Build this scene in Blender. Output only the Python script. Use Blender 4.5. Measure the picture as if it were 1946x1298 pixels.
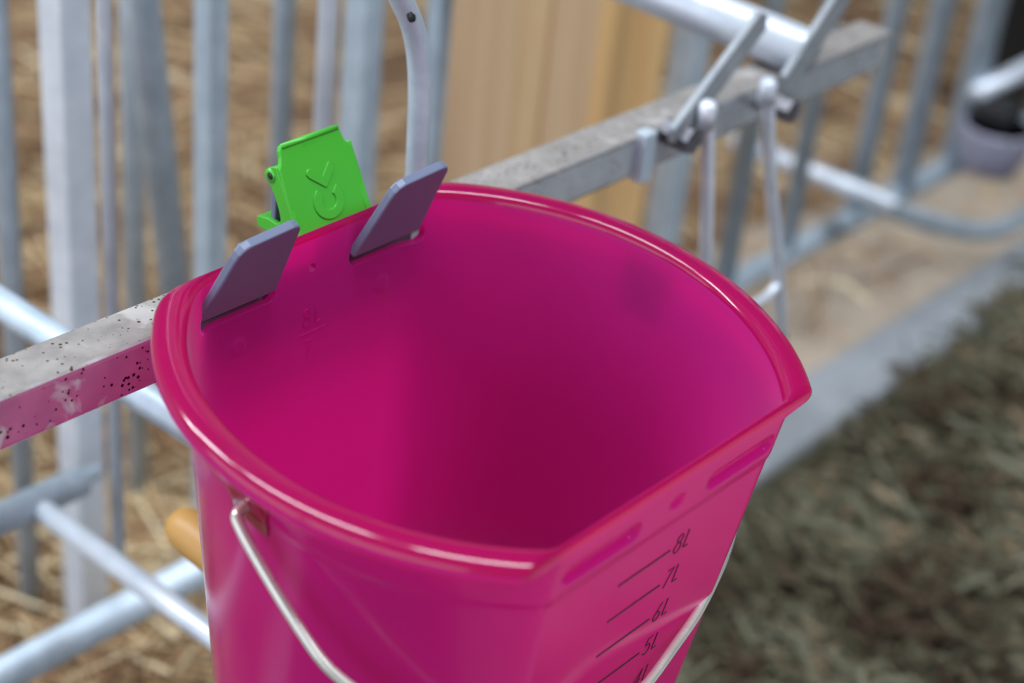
import bpy, bmesh, math, random
from mathutils import Vector, Matrix
rnd = random.Random(7)
scene = bpy.context.scene
for o in list(bpy.data.objects): bpy.data.objects.remove(o)
C = scene.collection
GZ = 0.65                      # rim of the bucket stands this far above the ground

# ------------------------------------------------------------------ camera
CAMP = Vector((-0.5390, -0.4387, 0.4158 + GZ)); YAW, PIT, ROL, FPX = 0.66738, 0.53535, 0.10941, 3317.3
fw = Vector((math.cos(YAW)*math.cos(PIT), math.sin(YAW)*math.cos(PIT), -math.sin(PIT)))
rt = fw.cross(Vector((0, 0, 1))).normalized(); up = rt.cross(fw)
r2 = rt*math.cos(ROL) + up*math.sin(ROL); u2 = up*math.cos(ROL) - rt*math.sin(ROL)
cd = bpy.data.cameras.new('camera'); cam = bpy.data.objects.new('camera', cd); C.objects.link(cam)
cam.matrix_world = Matrix(((r2.x, u2.x, -fw.x, CAMP.x), (r2.y, u2.y, -fw.y, CAMP.y), (r2.z, u2.z, -fw.z, CAMP.z), (0, 0, 0, 1)))
cd.sensor_width = 36; cd.lens = FPX*36/1946; cd.clip_start = 0.02; cd.clip_end = 60
cd.dof.use_dof = True; cd.dof.focus_distance = 0.845; cd.dof.aperture_fstop = 4.0; cd.dof.aperture_blades = 0
scene.camera = cam

# ------------------------------------------------------------------ light
w = bpy.data.worlds.new('world'); scene.world = w; w.use_nodes = True
bg = w.node_tree.nodes['Background']; bg.inputs[0].default_value = (0.78, 0.88, 1.0, 1); bg.inputs[1].default_value = 2.4
# daylight through the row of skylights along the ridge of the shed, just under the roof
for t, en in ((.02, 115), (.26, 100), (.5, 100), (.74, 140), (.98, 190)):
    ld = bpy.data.lights.new('skylight', 'AREA'); ld.shape = 'RECTANGLE'; ld.size = .75; ld.size_y = 2.05; ld.energy = en; ld.color = (.85, .93, 1.0)
    lo = bpy.data.objects.new('skylight', ld); C.objects.link(lo); lo.location = (.88-4.0*t, -3.4+9.6*t, 4.12)
    lo.rotation_euler = (0, 0, math.atan2(3.4, 8.2))
vs = scene.view_settings; vs.view_transform = 'Standard'; vs.look = 'None'; vs.exposure = 0.08; vs.gamma = 1; vs.use_curve_mapping = False

# ------------------------------------------------------------------ helpers
def tag(o, label=None, cat=None, group=None, kind=None):
    if label: o['label'] = label
    if cat: o['category'] = cat
    if group: o['group'] = group
    if kind: o['kind'] = kind
    return o
def empty(name, loc=(0, 0, 0), label=None, cat=None, group=None):
    o = bpy.data.objects.new(name, None); C.objects.link(o); o.location = loc; o.empty_display_size = .02
    return tag(o, label, cat, group)
def obj(name, bm, mat, parent=None, smooth=True):
    me = bpy.data.meshes.new(name)
    bmesh.ops.recalc_face_normals(bm, faces=bm.faces)
    bm.to_mesh(me); bm.free()
    for p in me.polygons: p.use_smooth = smooth
    me.materials.append(mat)
    o = bpy.data.objects.new(name, me); C.objects.link(o)
    if parent: o.parent = parent
    return o
def bevel(bm, w, seg=2, ang=30):
    es = [e for e in bm.edges if len(e.link_faces) == 2 and e.calc_face_angle(0) > math.radians(ang)]
    if es: bmesh.ops.bevel(bm, geom=es, offset=w, segments=seg, profile=.5, affect='EDGES', clamp_overlap=True)
def box(x0, x1, y0, y1, z0, z1, bv=0.0, seg=2):
    bm = bmesh.new()
    v = [bm.verts.new((x, y, z)) for x in (x0, x1) for y in (y0, y1) for z in (z0, z1)]
    for f in ((0, 1, 3, 2), (4, 6, 7, 5), (0, 4, 5, 1), (2, 3, 7, 6), (0, 2, 6, 4), (1, 5, 7, 3)): bm.faces.new([v[i] for i in f])
    bmesh.ops.recalc_face_normals(bm, faces=bm.faces)
    if bv: bevel(bm, bv, seg)
    return bm
def prism(pts, ax_u, ax_v, ax_n, o, t, bv=0.0, seg=2):
    """polygon pts (u,v) in the plane o+u*ax_u+v*ax_v, from n=0 to n=t along ax_n"""
    bm = bmesh.new(); o = Vector(o); U, V, N = Vector(ax_u), Vector(ax_v), Vector(ax_n)
    a = [bm.verts.new(o + U*u + V*v) for u, v in pts]; b = [bm.verts.new(o + U*u + V*v + N*t) for u, v in pts]
    n = len(pts); bm.faces.new(a); bm.faces.new(b[::-1])
    for i in range(n): bm.faces.new((a[i], b[i], b[(i+1) % n], a[(i+1) % n]))
    bmesh.ops.recalc_face_normals(bm, faces=bm.faces)
    if bv: bevel(bm, bv, seg)
    return bm
def tube(path, r, n=16, bm=None, cap=True):
    bm = bm or bmesh.new(); path = [Vector(p) for p in path]; rings = []; prevU = None
    for i, p in enumerate(path):
        t = (path[min(i+1, len(path)-1)] - path[max(i-1, 0)]).normalized()
        if prevU is None: U = t.orthogonal().normalized()
        else: U = (prevU - t*prevU.dot(t)).normalized()
        prevU = U; W = t.cross(U); rr = r[i] if isinstance(r, (list, tuple)) else r
        rings.append([bm.verts.new(p + (U*math.cos(a) + W*math.sin(a))*rr) for a in [2*math.pi*k/n for k in range(n)]])
    for a, b in zip(rings, rings[1:]):
        for k in range(n): bm.faces.new((a[k], a[(k+1) % n], b[(k+1) % n], b[k]))
    if cap: bm.faces.new(rings[0][::-1]); bm.faces.new(rings[-1])
    return bm
def smooth_path(pts, n=8):
    pts = [Vector(p) for p in pts]; out = []
    for i in range(len(pts)-1):
        p0 = pts[max(i-1, 0)]; p1 = pts[i]; p2 = pts[i+1]; p3 = pts[min(i+2, len(pts)-1)]
        for k in range(n):
            t = k/n
            out.append(0.5*((2*p1) + (p2-p0)*t + (2*p0-5*p1+4*p2-p3)*t*t + (3*p1-p0-3*p2+p3)*t**3))
    return out + [pts[-1]]
def ribbon(strokes, wid, thick, ax_u, ax_v, ax_n, o):
    """flat printed strokes: lists of (u,v) points"""
    bm = bmesh.new(); o = Vector(o); U, V, N = Vector(ax_u), Vector(ax_v), Vector(ax_n)
    for st in strokes:
        pts = [Vector(p) for p in st]; m = len(pts); cl = (pts[0]-pts[-1]).length < 1e-9
        L = []
        for i in range(m):
            if cl: d = pts[(i+1) % (m-1)] - pts[(i-1) % (m-1)]
            else: d = pts[min(i+1, m-1)] - pts[max(i-1, 0)]
            d.normalize(); nn = Vector((-d.y, d.x))*wid/2
            q = []
            for s in (1, -1):
                a = pts[i] + nn*s
                for h in (0, thick): q.append(bm.verts.new(o + U*a.x + V*a.y + N*h))
            L.append(q)
        for a, b in zip(L, L[1:]):
            for i, j in ((0, 1), (1, 3), (3, 2), (2, 0)): bm.faces.new((a[i], a[j], b[j], b[i]))
        bm.faces.new((L[0][0], L[0][1], L[0][3], L[0][2])); bm.faces.new((L[-1][0], L[-1][2], L[-1][3], L[-1][1]))
    return bm
def px(u, v, axis, val):
    """photo pixel (1946x1298) -> point where its ray meets the plane axis=val (bucket-rim heights, ground at -GZ)"""
    d = fw + r2*((u-973)/FPX) - u2*((v-649)/FPX); c = CAMP - Vector((0, 0, GZ)); t = (val - c[axis])/d[axis]
    q = c + d*t; return Vector((q.x, q.y, q.z + GZ))

# ------------------------------------------------------------------ materials
def mat(name):
    m = bpy.data.materials.new(name); m.use_nodes = True; nt = m.node_tree; return m, nt, nt.nodes['Principled BSDF']
def N(nt, typ, **kw):
    n = nt.nodes.new(typ)
    for k, v in kw.items():
        if k in n.inputs.keys(): n.inputs[k].default_value = v
        else: setattr(n, k, v)
    return n
def coords(nt, scale=(1, 1, 1)):
    t = N(nt, 'ShaderNodeTexCoord'); mp = N(nt, 'ShaderNodeMapping'); mp.inputs['Scale'].default_value = scale
    nt.links.new(t.outputs['Object'], mp.inputs[0]); return mp.outputs[0]
def ramp(nt, src, stops):
    r = N(nt, 'ShaderNodeValToRGB'); e = r.color_ramp.elements
    while len(e) < len(stops): e.new(.5)
    for i, (p, c) in enumerate(stops): e[i].position = p; e[i].color = (*c, 1)
    nt.links.new(src, r.inputs[0]); return r.outputs[0]
def mix(nt, fac, a, b):
    m = N(nt, 'ShaderNodeMix', data_type='RGBA')
    for i, s in ((0, fac), (6, a), (7, b)):
        if hasattr(s, 'is_linked'): nt.links.new(s, m.inputs[i])
        else: m.inputs[i].default_value = s if i == 0 else (*s, 1)
    return m.outputs[2]
def bump(nt, b, src, strength, dist=.001):
    n = N(nt, 'ShaderNodeBump', Strength=strength, Distance=dist); nt.links.new(src, n.inputs['Height']); nt.links.new(n.outputs[0], b.inputs['Normal'])

def pink_material(name, base, trans, rough, ior):
    m, nt, b = mat(name); nt.nodes.remove(b)
    df = N(nt, 'ShaderNodeBsdfDiffuse'); df.inputs[0].default_value = (*base, 1)
    tl = N(nt, 'ShaderNodeBsdfTranslucent'); tl.inputs[0].default_value = (*trans, 1)
    mx = N(nt, 'ShaderNodeMixShader'); mx.inputs[0].default_value = .74
    nt.links.new(df.outputs[0], mx.inputs[1]); nt.links.new(tl.outputs[0], mx.inputs[2])
    gl = N(nt, 'ShaderNodeBsdfGlossy'); gl.inputs['Roughness'].default_value = rough; gl.inputs[0].default_value = (1, 1, 1, 1)
    fr = N(nt, 'ShaderNodeFresnel', IOR=ior); m2 = N(nt, 'ShaderNodeMixShader')
    nt.links.new(fr.outputs[0], m2.inputs[0]); nt.links.new(mx.outputs[0], m2.inputs[1]); nt.links.new(gl.outputs[0], m2.inputs[2])
    nt.links.new(m2.outputs[0], nt.nodes['Material Output'].inputs[0])
    co = coords(nt); nz = N(nt, 'ShaderNodeTexNoise', Scale=60, Detail=2); nt.links.new(co, nz.inputs[0])
    bp = N(nt, 'ShaderNodeBump', Strength=.08, Distance=.0006); nt.links.new(nz.outputs[0], bp.inputs['Height']); nt.links.new(bp.outputs[0], gl.inputs['Normal'])
    return m
def plastic(name, col, rough=.35):
    m, nt, b = mat(name); b.inputs['Base Color'].default_value = (*col, 1); b.inputs['Roughness'].default_value = rough
    co = coords(nt); nz = N(nt, 'ShaderNodeTexNoise', Scale=900, Detail=2); nt.links.new(co, nz.inputs[0]); bump(nt, b, nz.outputs[0], .08, .0003)
    return m
def galvanised(name, c0, c1, rough, metal, specks=False, dust=False):
    m, nt, b = mat(name); co = coords(nt)
    nz = N(nt, 'ShaderNodeTexNoise', Scale=38, Detail=6, Roughness=.65); nt.links.new(co, nz.inputs[0])
    col = ramp(nt, nz.outputs[0], [(.3, c0), (.7, c1)])
    rr = N(nt, 'ShaderNodeMapRange'); rr.inputs[3].default_value = rough-.05; rr.inputs[4].default_value = rough+.12
    nt.links.new(nz.outputs[0], rr.inputs[0]); rough_out = rr.outputs[0]; met = None
    if dust:
        g = N(nt, 'ShaderNodeNewGeometry'); sx = N(nt, 'ShaderNodeSeparateXYZ'); nt.links.new(g.outputs['Normal'], sx.inputs[0])
        n2 = N(nt, 'ShaderNodeTexNoise', Scale=90, Detail=5); nt.links.new(co, n2.inputs[0])
        ma = N(nt, 'ShaderNodeMath', operation='MULTIPLY_ADD'); nt.links.new(n2.outputs[0], ma.inputs[0]); ma.inputs[1].default_value = .5; nt.links.new(sx.outputs[2], ma.inputs[2])
        fac = ramp(nt, ma.outputs[0], [(.72, (0, 0, 0)), (1.15, (.86, .86, .86))])
        dc = ramp(nt, n2.outputs[0], [(.3, (.15, .125, .11)), (.7, (.27, .235, .21))])
        col = mix(nt, fac, col, dc)
        # dried smears down the faces
        n3 = N(nt, 'ShaderNodeTexNoise', Scale=26, Detail=3, Distortion=1.5); nt.links.new(co, n3.inputs[0])
        sm = ramp(nt, n3.outputs[0], [(.60, (0, 0, 0)), (.66, (.55, .55, .55))])
        col = mix(nt, sm, col, (.50, .47, .46))
        mm = N(nt, 'ShaderNodeMath', operation='MAXIMUM'); nt.links.new(fac, mm.inputs[0]); nt.links.new(sm, mm.inputs[1])
        r3 = N(nt, 'ShaderNodeMix'); nt.links.new(mm.outputs[0], r3.inputs[0]); nt.links.new(rough_out, r3.inputs[2]); r3.inputs[3].default_value = .8; rough_out = r3.outputs[0]
        m3 = N(nt, 'ShaderNodeMapRange'); nt.links.new(mm.outputs[0], m3.inputs[0]); m3.inputs[3].default_value = metal; m3.inputs[4].default_value = .0; met = m3.outputs[0]
    if specks:
        vo = N(nt, 'ShaderNodeTexVoronoi', Scale=270); nt.links.new(co, vo.inputs[0])
        n4 = N(nt, 'ShaderNodeTexNoise', Scale=45, Detail=2); nt.links.new(co, n4.inputs[0])
        th = N(nt, 'ShaderNodeMapRange'); nt.links.new(n4.outputs[0], th.inputs[0]); th.inputs[1].default_value = .36; th.inputs[2].default_value = .66; th.inputs[3].default_value = .06; th.inputs[4].default_value = .27
        lt = N(nt, 'ShaderNodeMath', operation='LESS_THAN'); nt.links.new(vo.outputs['Distance'], lt.inputs[0]); nt.links.new(th.outputs[0], lt.inputs[1])
        col = mix(nt, lt.outputs[0], col, (.055, .03, .018))
    nt.links.new(col, b.inputs['Base Color']); nt.links.new(rough_out, b.inputs['Roughness'])
    if met is not None: nt.links.new(met, b.inputs['Metallic'])
    else: b.inputs['Metallic'].default_value = metal
    bump(nt, b, nz.outputs[0], .12, .0006)
    return m
def tinted(name, stops, rough=.8, transl=0.0):
    """colour by the random value stored on every stem"""
    m, nt, b = mat(name); a = N(nt, 'ShaderNodeAttribute', attribute_name='tint')
    nt.links.new(ramp(nt, a.outputs['Fac'], stops), b.inputs['Base Color']); b.inputs['Roughness'].default_value = rough
    return m
def ground_mat(name, stops, scale, rough=.9, bs=.5):
    m, nt, b = mat(name); co = coords(nt)
    nz = N(nt, 'ShaderNodeTexNoise', Scale=scale, Detail=8, Roughness=.7); nt.links.new(co, nz.inputs[0])
    nt.links.new(ramp(nt, nz.outputs[0], stops), b.inputs['Base Color']); b.inputs['Roughness'].default_value = rough; bump(nt, b, nz.outputs[0], bs, .01)
    return m
def wood_mat(name, c0, c1, seed):
    m, nt, b = mat(name); t = N(nt, 'ShaderNodeTexCoord'); mp = N(nt, 'ShaderNodeMapping'); mp.inputs['Scale'].default_value = (9, 9, .7); mp.inputs['Location'].default_value = (seed, seed*2, 0)
    nt.links.new(t.outputs['Object'], mp.inputs[0])
    nz = N(nt, 'ShaderNodeTexNoise', Scale=3.2, Detail=5, Distortion=.8); nt.links.new(mp.outputs[0], nz.inputs[0])
    nt.links.new(ramp(nt, nz.outputs[0], [(.25, c0), (.7, c1)]), b.inputs['Base Color']); b.inputs['Roughness'].default_value = .6; bump(nt, b, nz.outputs[0], .2, .002)
    return m

PINK = pink_material('pink_translucent_plastic', (.66, .032, .48), (1.0, .026, .43), .16, 1.30)
PINK_SATIN = pink_material('pink_satin_inside', (.66, .032, .48), (1.0, .026, .43), .42, 1.36)
PINK_RIM = pink_material('pink_solid_rim_plastic', (.52, .012, .18), (.92, .014, .28), .11, 1.45)
GREEN = plastic('green_plastic', (0.060, 0.42, 0.032), .33)
GREY = plastic('slate_grey_plastic', (0.140, 0.160, 0.245), .40)
BORE_DARK = plastic('dark_hole', (0.008, 0.02, 0.008), .6)
INK = plastic('black_print', (0.012, 0.008, 0.012), .5)
LATEX = plastic('amber_rubber', (0.50, 0.27, 0.075), .45)
RAIL = galvanised('galvanised_rail', (.50, .52, .56), (.70, .72, .76), .20, .85, specks=True, dust=True)
GALV = galvanised('galvanised_steel', (.38, .46, .54), (.56, .64, .72), .42, .20)
GALV2 = galvanised('bright_galvanised_steel', (.58, .63, .72), (.76, .80, .88), .32, .30)
WIRE = galvanised('polished_wire', (.74, .71, .65), (.84, .81, .75), .24, .6)
BOLT = galvanised('dark_bolt_steel', (.10, .10, .12), (.24, .23, .25), .45, .8)
WEATHERED = galvanised('weathered_steel', (.22, .24, .27), (.36, .38, .41), .5, .3)
BLACK = plastic('matte_black', (.012, .012, .015), .6)
SAND = ground_mat('sandy_floor', [(.25, (.28, .215, .16)), (.55, (.48, .39, .31)), (.8, (.58, .49, .40))], 9)
CONC = ground_mat('concrete', [(.3, (.26, .28, .31)), (.7, (.40, .42, .45))], 14, .85, .3)
ALLEY = ground_mat('swept_concrete', [(.3, (.20, .20, .20)), (.7, (.29, .29, .29))], 6, .8, .2)
BED = ground_mat('trodden_bedding', [(.28, (.09, .046, .024)), (.5, (.19, .110, .058)), (.75, (.33, .22, .125))], 7, .95, .8)
HAYBED = ground_mat('hay_underlayer', [(.3, (.035, .030, .016)), (.7, (.11, .10, .055))], 22, .95, .8)
STRAW = tinted('straw_stems', [(0, (.14, .072, .034)), (.35, (.33, .195, .10)), (.65, (.56, .40, .22)), (1, (.80, .66, .44))])
HAY = tinted('hay_stems', [(0, (.060, .034, .017)), (.3, (.098, .077, .043)), (.6, (.128, .124, .077)), (.85, (.180, .178, .120)), (1, (.27, .195, .12))])
W1 = wood_mat('plank_wood_pale', (.66, .41, .23), (.82, .57, .35), 1)
W2 = wood_mat('plank_wood_mid', (.70, .43, .21), (.84, .58, .33), 5)
W3 = wood_mat('plank_wood_orange', (.90, .50, .20), (.98, .66, .32), 9)

# ------------------------------------------------------------------ ground
floor = obj('floor', box(-8, 9, -6, 9, -.05, 0), SAND, smooth=False); tag(floor, 'sandy earth floor of the animal shed', 'floor', kind='structure')
al = obj('floor', box(-8, 9, -6, .30, -.02, .001), CONC, smooth=False); al.data.materials[0] = ALLEY; tag(al, 'pale grey concrete of the feed alley in front of the fence', 'floor', kind='structure')
DARKW = ground_mat('shed_shell_boards', [(.3, (.20, .185, .17)), (.7, (.30, .28, .26))], 3, .9, .2)  # for the unseen shed shell, added to darken surroundings and reflections
for nm_, bx_, lb_ in (('ceiling', (-8, 9, -6, 9, 4.2, 4.3), 'unseen boarded roof of the open shed, added to darken the surroundings'), ('wall_back_unseen', (-8, 9, 9, 9.1, 0, 4.2), 'unseen boarded wall added at the far side to darken the surroundings'),
                      ('wall_front_unseen', (-8, 9, -6.1, -6, 0, 4.2), 'unseen boarded wall added behind the feed alley to darken the surroundings'), ('wall_right_unseen', (9, 9.1, -6, 9, 0, 4.2), 'unseen boarded end wall added to darken the surroundings')):
    tag(obj(nm_, box(*bx_), DARKW, smooth=False), lb_, nm_.split('_')[0], kind='structure')
# kerb between feed alley and pen
k = obj('trim_1', box(-8, 9, .301, .383, -.02, .018, .008), CONC, smooth=False); tag(k, 'low grey concrete kerb running along the foot of the pen fence', 'kerb', kind='structure')
def height_sheet(name, x0, x1, y0, y1, step, hfun, m):
    bm = bmesh.new(); nx = int((x1-x0)/step); ny = int((y1-y0)/step)
    g = [[bm.verts.new((x0+(x1-x0)*i/nx, y0+(y1-y0)*j/ny, hfun(x0+(x1-x0)*i/nx, y0+(y1-y0)*j/ny))) for j in range(ny+1)] for i in range(nx+1)]
    for i in range(nx):
        for j in range(ny): bm.faces.new((g[i][j], g[i+1][j], g[i+1][j+1], g[i][j+1]))
    return obj(name, bm, m)
def stems(name, n, place, ln, wid, m, bend=.25, tilt=.35, patch=.25):
    verts, faces, tint = [], [], []
    for _ in range(n):
        P = place(); a = rnd.uniform(0, 2*math.pi); L = rnd.uniform(*ln); ww = rnd.uniform(*wid)
        d = Vector((math.cos(a), math.sin(a), rnd.uniform(-.05, tilt))).normalized(); s = d.cross(Vector((0, 0, 1))).normalized(); nup = s.cross(d)
        b = rnd.uniform(-bend, bend)*L; c = max(0, min(1, .62*rnd.random() + .19 + patch*(math.sin(P[0]*23+1.3*math.sin(P[1]*31))*math.sin(P[1]*27+P[0]*9)))); i0 = len(verts)
        for q in range(4):
            t = q/3; pc = Vector(P) + d*L*(t-.5) + s*b*4*t*(1-t) + Vector((0, 0, 1))*(.25*abs(b)*4*t*(1-t))
            for ang in (90, 210, 330):
                verts.append(pc + (s*math.cos(math.radians(ang)) + nup*math.sin(math.radians(ang)))*ww); tint.append(c)
        for q in range(3):
            for e in range(3):
                A = i0 + q*3; faces.append((A+e, A+(e+1) % 3, A+3+(e+1) % 3, A+3+e))
    me = bpy.data.meshes.new(name); me.from_pydata([tuple(v) for v in verts], [], faces); me.update()
    at = me.attributes.new('tint', 'FLOAT', 'POINT'); at.data.foreach_set('value', tint)
    me.materials.append(m); o = bpy.data.objects.new(name, me); C.objects.link(o); return o
def hb_(x, y): return .012 + .018*math.sin(x*5.1+1)*math.cos(y*4.3) + .012*math.sin(x*13+y*9) + .008*math.sin(y*21-x*17)
bed = height_sheet('straw_bedding', -1.6, 4.4, .52, 4.6, .05, lambda x, y: max(.002, hb_(x, y)*min(1, (y-.5)*5)+.01) if x < .85 or y > .64 else -.01, BED)
tag(bed, 'trodden brown bedding covering the pen floor behind the fence', 'bedding', kind='stuff')
def straw_place():
    while True:
        x = rnd.uniform(-.6, 3.2); y = .45 + 3.2*rnd.random()**1.5
        if rnd.random() < .25: x = rnd.uniform(-.3, .8); y = rnd.uniform(.45, 1.1)
        if x > .75 and y < .68 and rnd.random() < .9: continue
        if x > 1.0 and y > .64 and rnd.random() < .6: continue
        if rnd.random() > .35 + .65*(math.sin(x*6+2*y)*math.sin(y*7-x) > -.25): continue
        return (x, y, hb_(x, y)*min(1, (y-.4)*5) + rnd.uniform(.008, .03))
st = stems('straw', 18000, straw_place, (.06, .22), (.0012, .0028), STRAW, .25, .35, .42); tag(st, 'loose golden straw scattered over the pen floor behind the bars', 'straw', kind='stuff')
def hayh(x, y):
    e = max(0, min(1, (.240 + .09*max(-1, min(1.2, x-.8)) + .015*math.sin(x*7)+.012*math.sin(x*19) - y)/.10)); e = e*e*(3-2*e)
    return .002 + e*(.050 + .022*math.sin(x*6+1)*math.sin(y*7+2) + .022*math.sin(x*15-y*11)*math.sin(y*17+x*5) + .018*math.sin(x*31+y*23)*math.sin(y*29-x*13))
hb2 = height_sheet('hay_layer', -1.0, 4.0, -.26, .34, .03, hayh, HAYBED); tag(hb2, 'dark matted underlayer of the hay on the feed alley', 'hay', kind='stuff')
def hay_place():
    while True:
        x = rnd.uniform(-.2, 2.6); y = rnd.uniform(-.27, .40)
        if y > .225 + .09*max(-1, min(1.2, x-.8)) + .05*rnd.random()**2: continue
        return (x, y, hayh(x, y) + rnd.uniform(-.002, .022))
hy = stems('hay', 22000, hay_place, (.025, .10), (.0012, .0042), HAY, .4, .8, .50); tag(hy, 'heap of dull olive green hay lying beside the kerb', 'hay', kind='stuff')

# ------------------------------------------------------------------ bucket
RX, RY, RZ = 0.0678, -0.0238, -0.0151
MR = Matrix.Rotation(RZ, 4, 'Z') @ Matrix.Rotation(RX, 4, 'X') @ Matrix.Rotation(RY, 4, 'Y')
MB = Matrix.Translation((0, 0, GZ)) @ MR
bucket = empty('feeding_bucket', label='translucent pink calf bucket with black litre scale hanging on the rail', cat='bucket')
bucket.matrix_world = MB
A0, HB, HF, DX, KT = .135, .1212, .1137, -.0117, .73
NFLAT, NFIL, NARC = 150, 6, 70
def ring(off, z_arc, z_flat, foff, recess):
    zz = min(z_flat, 0.0); pts = []
    def shape(z, o, fo):
        s = 1 + KT*min(z, 0); return (A0-DX)*s+o, DX*s, HB*s+fo, HF*s+fo
    Ra, dx, hb, hf = shape(z_arc, off, foff)
    _, _, hbf, hff = shape(z_flat, off, foff)
    def corner(h): return dx + math.sqrt(max(Ra*Ra-h*h, 1e-9))
    out = []
    def flat(sgn, h, hflat):
        xc = corner(h); d = .012 if sgn > 0 else .004
        # going direction: back flat runs +x -> -x, front flat -x -> +x
        dirx = -1 if sgn > 0 else 1
        ang = math.asin(h/Ra); da = d/Ra
        def arcpt(side, a): return (side*(dx + Ra*math.cos(a)), sgn*Ra*math.sin(a))
        S = -dirx
        p0 = arcpt(S, ang-da); pc = (S*xc, sgn*h); p1 = (S*(xc-d), sgn*h)
        for i in range(NFIL+1):
            t = i/NFIL; wgt = 1-t; wgt = wgt*wgt*(3-2*wgt)
            X = (1-t)**2*p0[0]+2*t*(1-t)*pc[0]+t*t*p1[0]; Y = (1-t)**2*p0[1]+2*t*(1-t)*pc[1]+t*t*(p1[1])
            Yf = sgn*hflat; out.append((X, Y*wgt + (1-wgt)*(Y + (Yf-sgn*h)), z_arc*wgt + z_flat*(1-wgt)))
        x0 = S*(xc-d); x1 = -x0
        for i in range(1, NFLAT):
            t = i/NFLAT; X = x0+(x1-x0)*t; out.append((X, sgn*hflat - sgn*recess(sgn, X, z_flat), z_flat))
        p1 = (-S*(xc-d), sgn*h); pc = (-S*xc, sgn*h); p0 = arcpt(-S, ang-da)
        for i in range(NFIL+1):
            t = i/NFIL; wgt = t*t*(3-2*t)
            X = (1-t)**2*p1[0]+2*t*(1-t)*pc[0]+t*t*p0[0]; Y = (1-t)**2*p1[1]+2*t*(1-t)*pc[1]+t*t*p0[1]
            out.append((X, Y*wgt + (1-wgt)*(Y + sgn*(hflat-h)), z_arc*wgt + z_flat*(1-wgt)))
        return ang-da
    ab = flat(1, hb, hbf)                       # back, +x to -x
    angF = math.asin(hf/Ra) - .004/Ra
    for i in range(1, NARC):                    # left arc from back to front
        a = ab + (-angF-ab)*i/NARC; out.append((-(dx+Ra*math.cos(a)), Ra*math.sin(a), z_arc))
    flat(-1, hf, hff)
    for i in range(1, NARC):                    # right arc from front to back
        a = -angF + (ab+angF)*i/NARC; out.append((dx+Ra*math.cos(a), Ra*math.sin(a), z_arc))
    return out
def pill(x, z, x0, x1, zc, r):
    ex = max(x0+r-x, 0, x-(x1-r)); d = math.hypot(ex, z-zc)
    t = max(0, min(1, (r-d)/.0028)); return t*t*(3-2*t)
def recess(sgn, x, z):
    if sgn < 0:
        v = 0
        if -.032 < z < -.008:
            v = .0036*max(pill(x, z, -.0735, -.0215, -.0215, .0058), pill(x, z, .0255, .0775, -.0215, .0058))
            v = max(v, .0022*pill(x, z, -.0025, .0085, -.0195, .0040))
        return v
    if -.058 < z < -.035:
        t = 0
        for cx in (-.049, .049):
            d = math.hypot(x-cx, z+.0465); t = max(t, max(0, min(1, (.0055-d)/.002)))
        return .0007*t
    return 0
prof = []   # off, z_arc, foff, z_flat
zs_in = [-.252, -.24, -.22, -.20, -.18, -.16, -.14, -.12, -.10, -.08, -.065] + [-.058+.0012*i for i in range(44)]
for z in zs_in: prof.append((0.0, z, 0.0, z))
lip = [(.0000, -.0035, .0000, -.0035), (.0006, -.0012, .0003, -.0014), (.0022, .0003, .0010, -.0003), (.0050, .0012, .0018, .0000), (.0085, .0012, .0024, -.0003),
       (.0118, .0003, .0030, -.0010), (.0143, -.0014, .0034, -.0020), (.0158, -.0038, .0036, -.0032), (.0164, -.0066, .0037, -.0044), (.0158, -.0088, .0037, -.0056),
       (.0142, -.0098, .0037, -.0066), (.0118, -.0096, .0037, -.0074), (.0080, -.0090, .0037, -.0080), (.0052, -.0094, .0037, -.0085), (.0037, -.0110, .0037, -.0092)]
prof += lip
for z in zs_in[::-1]:
    if z > -.0115: continue
    st_ = max(0, min(1, (z+.0365)/.006)); o_ = .0028 + .0008*st_*st_*(3-2*st_)
    prof.append((o_, z, o_, z))
bm = bmesh.new(); rings = []
for off, za, fo, zf in prof: rings.append([bm.verts.new(p) for p in ring(off, za, zf, fo, recess)])
n = len(rings[0])
for a, b in zip(rings, rings[1:]):
    for i in range(n): bm.faces.new((a[i], a[(i+1) % n], b[(i+1) % n], b[i]))
bi = rings[0]; bo = rings[-1]
for v in bo: v.co.z = -.256
bm.faces.new(bi); bm.faces.new(bo[::-1])
body = obj('body', bm, PINK)
# cut the two slots and the small hole through the back wall
def cutter(x0, x1, zc, r):
    pts = []
    for cx, a0 in ((x1-r, -90), (x0+r, 90)):
        for i in range(13): a = math.radians(a0+15*i); pts.append((cx+r*math.cos(a), zc+r*math.sin(a)))
    return prism(pts, (1, 0, 0), (0, 0, 1), (0, 1, 0), (0, .09, 0), .06)
cb = bmesh.new()
for a in ((-.0752, -.0245, -.0232, .0056), (.0250, .0757, -.0232, .0056), (-.0022, .0022, -.0193, .0022)):
    t = cutter(*a); me_ = bpy.data.meshes.new('t'); t.to_mesh(me_); t.free(); cb.from_mesh(me_); bpy.data.meshes.remove(me_)
cut = obj('cut', cb, PINK, smooth=False)
md = body.modifiers.new('b', 'BOOLEAN'); md.operation = 'DIFFERENCE'; md.object = cut; md.solver = 'EXACT'
dg = bpy.context.evaluated_depsgraph_get(); nm = bpy.data.meshes.new_from_object(body.evaluated_get(dg)); body.modifiers.clear(); old = body.data; body.data = nm; nm.name = 'body'; bpy.data.meshes.remove(old)
mc = cut.data; bpy.data.objects.remove(cut); bpy.data.meshes.remove(mc)
body.parent = bucket
nm.materials.append(PINK_RIM); nm.materials.append(PINK_SATIN)
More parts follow.
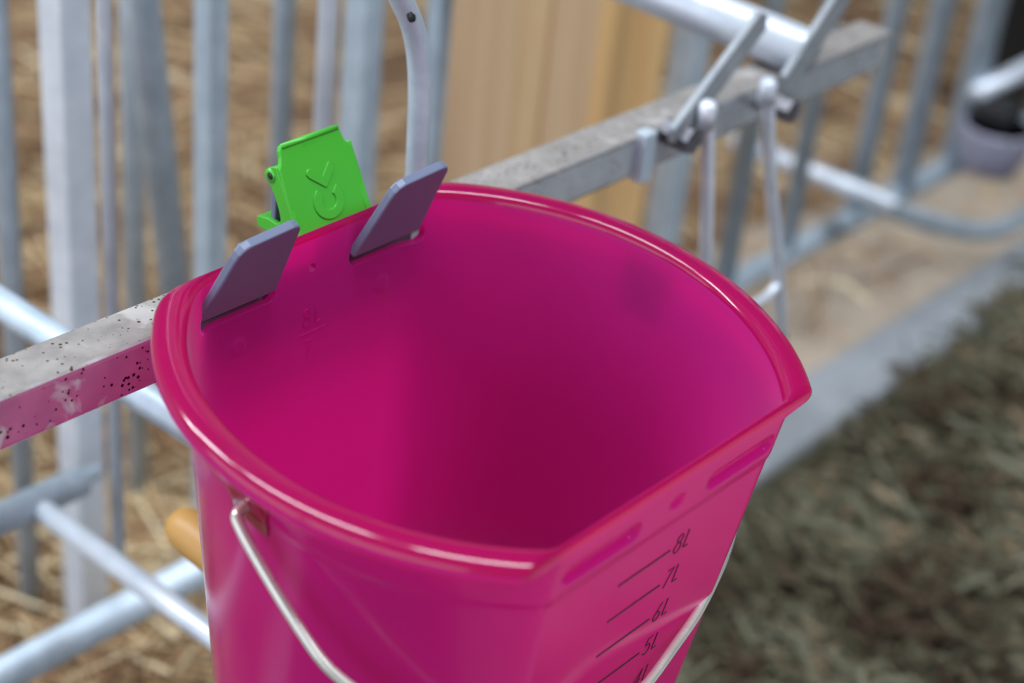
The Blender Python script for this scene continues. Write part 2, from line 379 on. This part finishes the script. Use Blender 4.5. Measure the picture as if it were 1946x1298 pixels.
for p_ in nm.polygons:
    if p_.normal.x*p_.center.x + p_.normal.y*p_.center.y < 0 and p_.center.z > -.254: p_.material_index = 2
    if p_.center.z > -.0045 or (p_.center.z > -.0118 and math.hypot(p_.center.x - math.copysign(DX, p_.center.x), p_.center.y) > A0-DX+.0028 and -HF-.001 < p_.center.y < HB+.001): p_.material_index = 1
# printed scale on the front flat
def wall_frame(sgn, off):
    h = HB if sgn > 0 else HF
    V = Vector((0, sgn*h*KT, 1)).normalized(); nrm = Vector((0, sgn, -h*KT)).normalized()
    return V, nrm, (lambda x, z: Vector((x, sgn*(h*(1+KT*z)+off), z)))
Vf, Nf, Pf = wall_frame(-1, .0029)
def arc(cx, cy, rx, ry, a0, a1, n=14): return [(cx+rx*math.cos(math.radians(a0+(a1-a0)*i/n)), cy+ry*math.sin(math.radians(a0+(a1-a0)*i/n))) for i in range(n+1)]
GL = {'8': [arc(0, .26, .17, .22, 0, 360, 20), arc(0, -.22, .21, .27, 0, 360, 20)],
      '7': [[(-.2, .48), (.2, .48), (.02, .0), (-.1, -.48)]],
      '6': [[(.12, .48), (-.03, .2), (-.16, -.08), (-.2, -.24)], arc(0, -.24, .2, .24, 0, 360, 20)],
      '5': [[(.18, .48), (-.13, .48), (-.17, .1)], [(-.17, .08)] + arc(-.03, -.17, .22, .29, 120, -130, 16)],
      '4': [[(.1, -.48), (.1, .48), (-.22, -.2), (.22, -.2)]],
      'L': [[(-.12, .48), (-.12, -.46), (.2, -.46)]]}
marks = [('8', -.0560, -.0244, .0130), ('7', -.0795, -.0238, .0141), ('6', -.1033, -.0232, .0156), ('5', -.1282, -.0226, .0172), ('4', -.1525, -.022, .0188), ('3', -.177, -.0215, .02)]
for ch, z, xa, xb in marks:
    if ch == '3': continue
    o = obj('scale_line', ribbon([[(xa, 0), (xb, 0)]], .0010, .00025, (1, 0, 0), Vf, Nf, Pf(0, z)), INK, bucket, False); o['label'] = 'black printed scale line'
    h = .0122; sk = .06
    for c2, cx in ((ch, xb+.0060), ('L', xb+.0128)):
        stx = [[((u+sk*v)*h*.95, v*h) for u, v in s] for s in GL[c2]]
        o = obj('scale_numeral' if c2 != 'L' else 'scale_letter', ribbon(stx, .00065, .00025, (1, 0, 0), Vf, Nf, Pf(cx, z+.001)), INK, bucket, False); o['label'] = 'black printed ' + c2
# moulded numerals inside the back wall
Vb, Nb, Pb = wall_frame(1, 0)
for ch, cx, z in (('8', -.004, -.0475), ('L', .0035, -.0470), ('7', -.003, -.066)):
    stx = [[(u*.0105, v*.0105) for u, v in s] for s in GL[ch]]
    o = obj('moulded_numeral', ribbon(stx, .0008, .0004, (1, 0, 0), Vb, -Nb, Pb(cx, z)), PINK, bucket, False); o['label'] = 'raised pink ' + ch
o = obj('moulded_line', ribbon([[(-.009, 0), (.009, 0)]], .0008, .0004, (1, 0, 0), Vb, -Nb, Pb(0, -.0565)), PINK, bucket, False)
# ears that hold the wire handle, under the lip on both round sides
EY, EZ = .008, -.030
for s in (-1, 1):
    ear = bmesh.new()
    def addm(b2):
        me_ = bpy.data.meshes.new('t'); b2.to_mesh(me_); b2.free(); ear.from_mesh(me_); bpy.data.meshes.remove(me_)
    xw = A0*(1+KT*EZ)+.0024
    me2 = []
    for j, (zt, th) in enumerate(((-.0085, .0032), (-.030, .0030), (-.041, .0012))):
        for kk in range(13):
            yy = EY + (-.0155 + .031*kk/12)*(1 - .22*(-.0085-zt)/.0325); sc = 1 + KT*zt; Rw = (A0-DX)*sc
            xo = DX*sc + math.sqrt(Rw*Rw-yy*yy) + .0022
            me2.append((ear.verts.new((s*xo, yy, zt)), ear.verts.new((s*(xo + th), yy, zt))))
    for j in range(2):
        for kk in range(12):
            A, B, D_, E_ = me2[j*13+kk], me2[j*13+kk+1], me2[(j+1)*13+kk], me2[(j+1)*13+kk+1]
            ear.faces.new((A[1], B[1], E_[1], D_[1])); ear.faces.new((A[0], D_[0], E_[0], B[0]))
            if j == 0: ear.faces.new((A[0], B[0], B[1], A[1]))
            else: ear.faces.new((D_[0], D_[1], E_[1], E_[0]))
        for kk in (0, 12):
            A, D_ = me2[j*13+kk], me2[(j+1)*13+kk]; ear.faces.new((A[0], A[1], D_[1], D_[0]))
    bmesh.ops.recalc_face_normals(ear, faces=ear.faces); bevel(ear, .0008, 2)
    obj('handle_ear', ear, PINK_RIM, bucket, True)
# wire handle swung down to the front
PH = math.radians(50); dn = Vector((0, -math.sin(PH), -math.cos(PH))); ho = Vector((0, EY, EZ))
half = [(.1362, 0), (.139, .0), (.1428, .0018), (.1440, .006), (.1442, .018), (.1432, .040), (.1412, .062), (.1395, .073), (.1365, .082), (.130, .095), (.1215, .111), (.111, .1255), (.0965, .1355), (.080, .1435), (.060, .1515), (.036, .1580), (.014, .1635), (0, .165)]
pathR = [ho + Vector((x, 0, 0)) + dn*t for x, t in half]; pathL = [ho + Vector((-x, 0, 0)) + dn*t for x, t in half]
o = obj('handle', tube(smooth_path(pathL + pathR[::-1][1:], 6), .0026, 14), WIRE, bucket); o['label'] = 'silver wire bail handle'
# teat on the back wall
ty0 = HB*(1+KT*-.219)+.002
rr = [(0, .019), (.004, .019), (.006, .0145), (.02, .0138), (.05, .0132), (.068, .0135), (.076, .0128), (.082, .0105), (.086, .006), (.087, .0015)]
o = obj('teat', tube([(-.027, ty0+y, -.219) for y, _ in rr], [r for _, r in rr], 28), LATEX, bucket); o['label'] = 'amber rubber teat'

# ------------------------------------------------------------------ holder with clip
holder = empty('bucket_holder', label='slate grey plastic holder with two hooks and a green clip, clamped on the rail', cat='holder')
holder.matrix_world = MB
obj('back_plate', box(-.079, .079, .1262, .1300, -.055, -.014, .0008), GREY, holder, False)
obj('saddle', box(-.012, .060, .1292, .1640, -.0265, -.0235, .0008), GREY, holder, False)
obj('strap', box(.0006, .0475, .1500, .1535, -.0238, .0215, .0008), GREY, holder, False)
hv = Vector((0, -.4, 1)).normalized(); hn = Vector((0, 1, .4)).normalized()
for x0 in (-.0740, .0262):
    pts = [(0, -.001), (.0035, .020), (.0068, .0425), (.0078, .0465), (.0100, .0495), (.0135, .0512), (.0390, .0532), (.0425, .0525), (.0445, .0490), (.0465, .020), (.0482, -.001)]
    hk = prism(pts, (1, 0, 0), hv, hn, (x0, .1168, -.0215), .0050, .0010, 2)
    me_ = bpy.data.meshes.new('t'); t = box(x0+.001, x0+.0472, .1200, .1275, -.0225, -.0185, .0006); t.to_mesh(me_); t.free(); hk.from_mesh(me_); bpy.data.meshes.remove(me_)
    obj('hook', hk, GREY, holder, False)
# clip
cv = Vector((0, .0165, .032)).normalized(); cn = Vector((0, .032, -.0165)).normalized(); co_ = Vector((-.0017, .1302, -.0075))
face = [(0, -.0008), (.0512, -.0008), (.0494, .0352), (.0476, .0372), (.0456, .0392), (.0448, .0425), (.0440, .0462), (.0420, .0479), (.0070, .0479), (.0046, .0470), (.0034, .0448), (.0031, .0415), (.0022, .0388), (.0006, .0362)]
clip = obj('clip', prism(face, (1, 0, 0), cv, cn, co_, .0028, .0007, 3), GREEN, holder, False); clip['label'] = 'bright green clip plate'
cheek = [(.1290, -.0072), (.1318, -.0082), (.1395, -.0090), (.1523, -.0143), (.1609, -.0145), (.1612, -.0090), (.1600, -.0084), (.1529, -.0066), (.1465, -.0066), (.1440, -.0050), (.1434, -.0025), (.1449, .0017), (.1488, .0088), (.1530, .0134),
         (.1556, .0150), (.1568, .0174), (.1566, .0200), (.1548, .0220), (.1515, .0240), (.1490, .0250)]
for i, (xa, xb) in enumerate(((-.0017, .0016), (.0461, .0494))):
    o = obj('cheek', prism([(y, z) for y, z in cheek], (0, 1, 0), (0, 0, 1), (1, 0, 0), (xa, 0, 0), xb-xa, .0005, 2), GREEN, clip, False)
obj('crossbar', box(.0012, .0466, .1540, .1610, -.0142, -.0088, .0006), GREEN, clip, False)
obj('top_roll', tube([co_ + Vector((.0052, 0, 0)) + cv*.0466 + cn*.0004, co_ + Vector((.0430, 0, 0)) + cv*.0466 + cn*.0004], .0014, 12), GREEN, clip)
# hinge bore seen from the side: its inner shade is drawn as a dark solid cylinder
o = obj('hinge_ring', tube([(-.0019, .1527, .0185), (.0494, .1527, .0185)], .0040, 24), GREEN, clip)
o = obj('hinge_bore_dark', tube([(-.00195, .1527, .0185), (.0493, .1527, .0185)], .0021, 20), BORE_DARK, clip)
def raised(strokes_poly, name):
    b = prism(strokes_poly, (1, 0, 0), cv, -cn, co_, .0008, .00025, 1); o = obj(name, b, GREEN, clip, False); o['label'] = 'raised green ' + name.replace('_', ' '); return o
rc = (.0256, .0125)
outer = arc(rc[0], rc[1], .0102, .0094, 128, 408, 34); inn = arc(rc[0], rc[1], .0046, .0044, 408, 128, 24)
raised(outer + inn, 'emblem_ring')
raised([(.0154, .0290), (.0160, .0306), (.0176, .0316), (.0194, .0312), (.0252, .0256), (.0306, .0312), (.0316, .0316), (.0330, .0304), (.0338, .0284), (.0332, .0268), (.0268, .0198), (.0256, .0196), (.0166, .0270)], 'emblem_check')
for i in range(6):
    u0 = .0180+.0016*i; o = obj('moulded_letter', prism([(u0, .0428), (u0+.0004, .0428), (u0+.0009, .0444), (u0+.0005, .0444)], (1, 0, 0), cv, -cn, co_, .0002), GREEN, clip, False)

# ------------------------------------------------------------------ near feed fence
def zz(z): return z + GZ
feed = empty('feed_fence', (0, .145, zz(-.03)), 'near galvanised feed rail with bent bar, carrying the pink bucket', 'fence')
def part(name, bm, m, root, smooth=True):
    o = obj(name, bm, m, root, smooth); o.location = -Vector(root.location); return o
part('top_rail', box(-1.0, .597, .1302, .1602, zz(-.0490), zz(-.0203), .0032, 3), RAIL, feed, False)
bb = [(.0630, .150, .165), (.0720, .150, .130), (.0835, .150, .108), (.0945, .150, .090), (.1015, .150, .070), (.1050, .150, .045), (.1065, .150, .015), (.1075, .150, -.022)]
o = part('bent_bar', tube([Vector((x, y, zz(z))) for x, y, z in smooth_path(bb, 6)], .0062, 18), GALV, feed)
hc = px(779, 33, 1, .1445); part('bolt_hole_dark', tube([hc, hc + Vector((.0005, -.0016, .0008))], .0028, 14), BLACK, feed)  # shade inside the bar's hole drawn as a black disc
# cross tubes towards the pen fence
part('cross_tube', tube([(.458, .12, zz(-.0025)), (.475, .60, zz(.004))], .0165, 20), GALV2, feed)
part('cross_tube', tube([(.035, .43, zz(-.345)), (.037, .05, zz(-.345))], .0082, 16), GALV2, feed)
part('cross_tube', tube([(-.007, .60, zz(-.150)), (-.004, .14, zz(-.150))], .0100, 16), GALV, feed)
part('end_post', box(-.99, -.955, .130, .160, 0, zz(.35), .003), GALV, feed, False)
part('pivot_plate', box(.288, .299, .1245, .134, zz(-.0525), zz(-.0185), .001), GALV, feed, False)
# two locking yokes hanging on the rail
def yoke(px_top, rod_pts, lev, label, bolt):
    y = empty('locking_yoke', rod_pts[0], label, 'yoke', 'locking yokes on the feed rail')
    part('rod', tube(smooth_path(rod_pts, 5), .0046, 14), GALV2, y)
    kb = rod_pts[0]; part('rod_head', tube([kb + Vector((0, 0, -.012)), kb + Vector((0, 0, .003)), kb + Vector((0, 0, .006))], [.0060, .0060, .0035], 16), GALV2, y)
    a, b, wd = lev; d = (b-a).normalized(); s = d.cross(Vector((0, 1, 0))).normalized()
    part('lever', prism([(0, -wd), (1*(b-a).length, -wd), ((b-a).length+wd*.6, 0), ((b-a).length, wd), (0, wd), (-wd*.6, 0)], d, s, (0, 1, 0), a, .005, .0008, 1), WEATHERED, y, False)
    part('bolt', tube([bolt + Vector((0, .014, 0)), bolt + Vector((0, -.008, 0))], .0090, 6), BOLT, y, False)
    return y
q = lambda u, v, Y=.112: px(u, v, 1, Y)
yoke(None, [q(1345, 208), q(1345, 330), q(1342, 480), q(1341, 640)], (q(1288, 262, .118), q(1452, 40, .118), .0088), 'locking yoke with straight rod beside dark bolt, nearer the bucket', q(1300, 262, .118))
yoke(None, [q(1460, 165), q(1462, 300), q(1474, 450), q(1481, 545), q(1486, 640)], (q(1500, 160, .118), q(1640, -60, .118), .0100), 'locking yoke with slightly bent rod, farther along the rail', q(1490, 205, .120))
part('rod_link', tube(smooth_path([q(1480, 535), q(1458, 562), q(1425, 582), q(1390, 588), q(1345, 590)], 5), .0036, 12), GALV2, feed)

# ------------------------------------------------------------------ pen fence behind
pen = empty('pen_fence', (.6, .42, 0), 'galvanised pen fence of upright bars standing behind the kerb', 'fence')
def sq_post(u, v, wpx, Y, m=GALV, z0=0.0, z1=1.28, name='post'):
    c = px(u, v, 1, Y); D = (c-CAMP).dot(fw); s = wpx/FPX*D/1.36/2
    return part(name, box(c.x-s, c.x+s, c.y-s, c.y+s, z0, z1, s*.18), m, pen, False)
def bar(u, v, wpx, Y, m=GALV, z0=None, z1=1.28, name='bar'):
    if z0 is None: z0 = .17 if Y < .45 else 0.0
    c = px(u, v, 1, Y); D = (c-CAMP).dot(fw); r = wpx/FPX*D/2
    return part(name, tube([(c.x, c.y, z0), (c.x, c.y, z1)], r, 14), m, pen)
bar(5, 250, 46, .62); sq_post(133, 300, 96, .56, GALV2); bar(205, 300, 29, .40, GALV2, zz(-.405)); bar(255, 400, 42, .68)
sq_post(400, 250, 64, .52)
bar(538, 150, 44, .62); bar(620, 120, 40, .40, GALV2); sq_post(686, 150, 76, .52); sq_post(826, 150, 48, .47)
sq_post(1307, 130, 74, .42); bar(1405, 360, 44, .42); bar(1520, 330, 36, .42)
bar(1673, 160, 40, .42); bar(1753, 180, 46, .42); bar(1848, 160, 54, .42)
bar(1990, 200, 50, .42); bar(2100, 200, 50, .42)
d0 = px(271, 0, 1, .60); d1 = px(330, 532, 1, .60); dv = (d1-d0)
part('diagonal_brace', tube([d0 - dv*1.6, d1 + dv*.35], .0138, 16), GALV, pen)
part('bottom_rail', tube([(-1.0, .42, zz(-.478)), (2.6, .42, zz(-.478))], .0135, 16), GALV, pen)
part('mid_rail', tube([(-1.0, .425, zz(-.343)), (.075, .425, zz(-.343))], .0115, 16), GALV, pen)
part('mid_rail', tube([(-1.0, .52, zz(-.425)), (.16, .52, zz(-.425))], .0065, 12), GALV, pen)
part('top_bar', tube([(-1.0, .42, 1.28), (2.6, .42, 1.28)], .018, 16), GALV, pen)
part('cross_tube', tube([(1.091, .33, zz(-.40)), (1.092, .55, zz(-.40))], .0110, 14), GALV2, pen)
hp = [px(1640, 372, 1, .37), px(1700, 398, 1, .36), px(1780, 425, 1, .35), px(1870, 440, 1, .34), px(1935, 420, 1, .34), px(1990, 380, 1, .36)]
part('bent_rail', tube(smooth_path(hp, 6), .0125, 14), GALV, pen)
h0 = px(1857, 176, 1, .40); part('short_rail', tube([h0, h0 + Vector((.40, 0, 0))], .012, 14), GALV2, pen)

# wooden partition of upright planks
wp = empty('wooden_partition', (.69, .515, 0), 'orange brown partition of upright wooden planks between two posts', 'partition')
xs = [.522, .617, .661, .735, .852]
for i, m in enumerate((W1, W2, W1, W3)):
    o = obj('plank', box(xs[i]+.001, xs[i+1]-.001, .500+.002*(i % 2), .524, .03, 1.15, .0025), m, wp, False); o.location = -Vector(wp.location)

# drinking bowl on the far bars
c = px(1893, 262, 1, .37)
wb = empty('drinking_bowl', c, 'lilac grey drinking bowl fixed to the far bars', 'bowl')
prb = [(0, -.045, .020), (0, -.043, .032), (0, -.02, .042), (0, .012, .046), (0, .016, .046), (0, .016, .041), (0, -.01, .037), (0, -.03, .026)]
o = obj('bowl', tube([(0, 0, z) for _, z, _ in prb], [r for _, _, r in prb], 24), plastic('lilac_enamel', (.30, .29, .38), .4), wb)
o = obj('spout', box(-.02, .02, -.02, .035, .018, .050, .006), BLACK, wb)
# dark upright board far right
o = obj('dark_board', box(1.88, 2.3, .60, .64, 0, 1.1, .004), BLACK, smooth=False); tag(o, 'black upright board behind the far right bars', 'board')
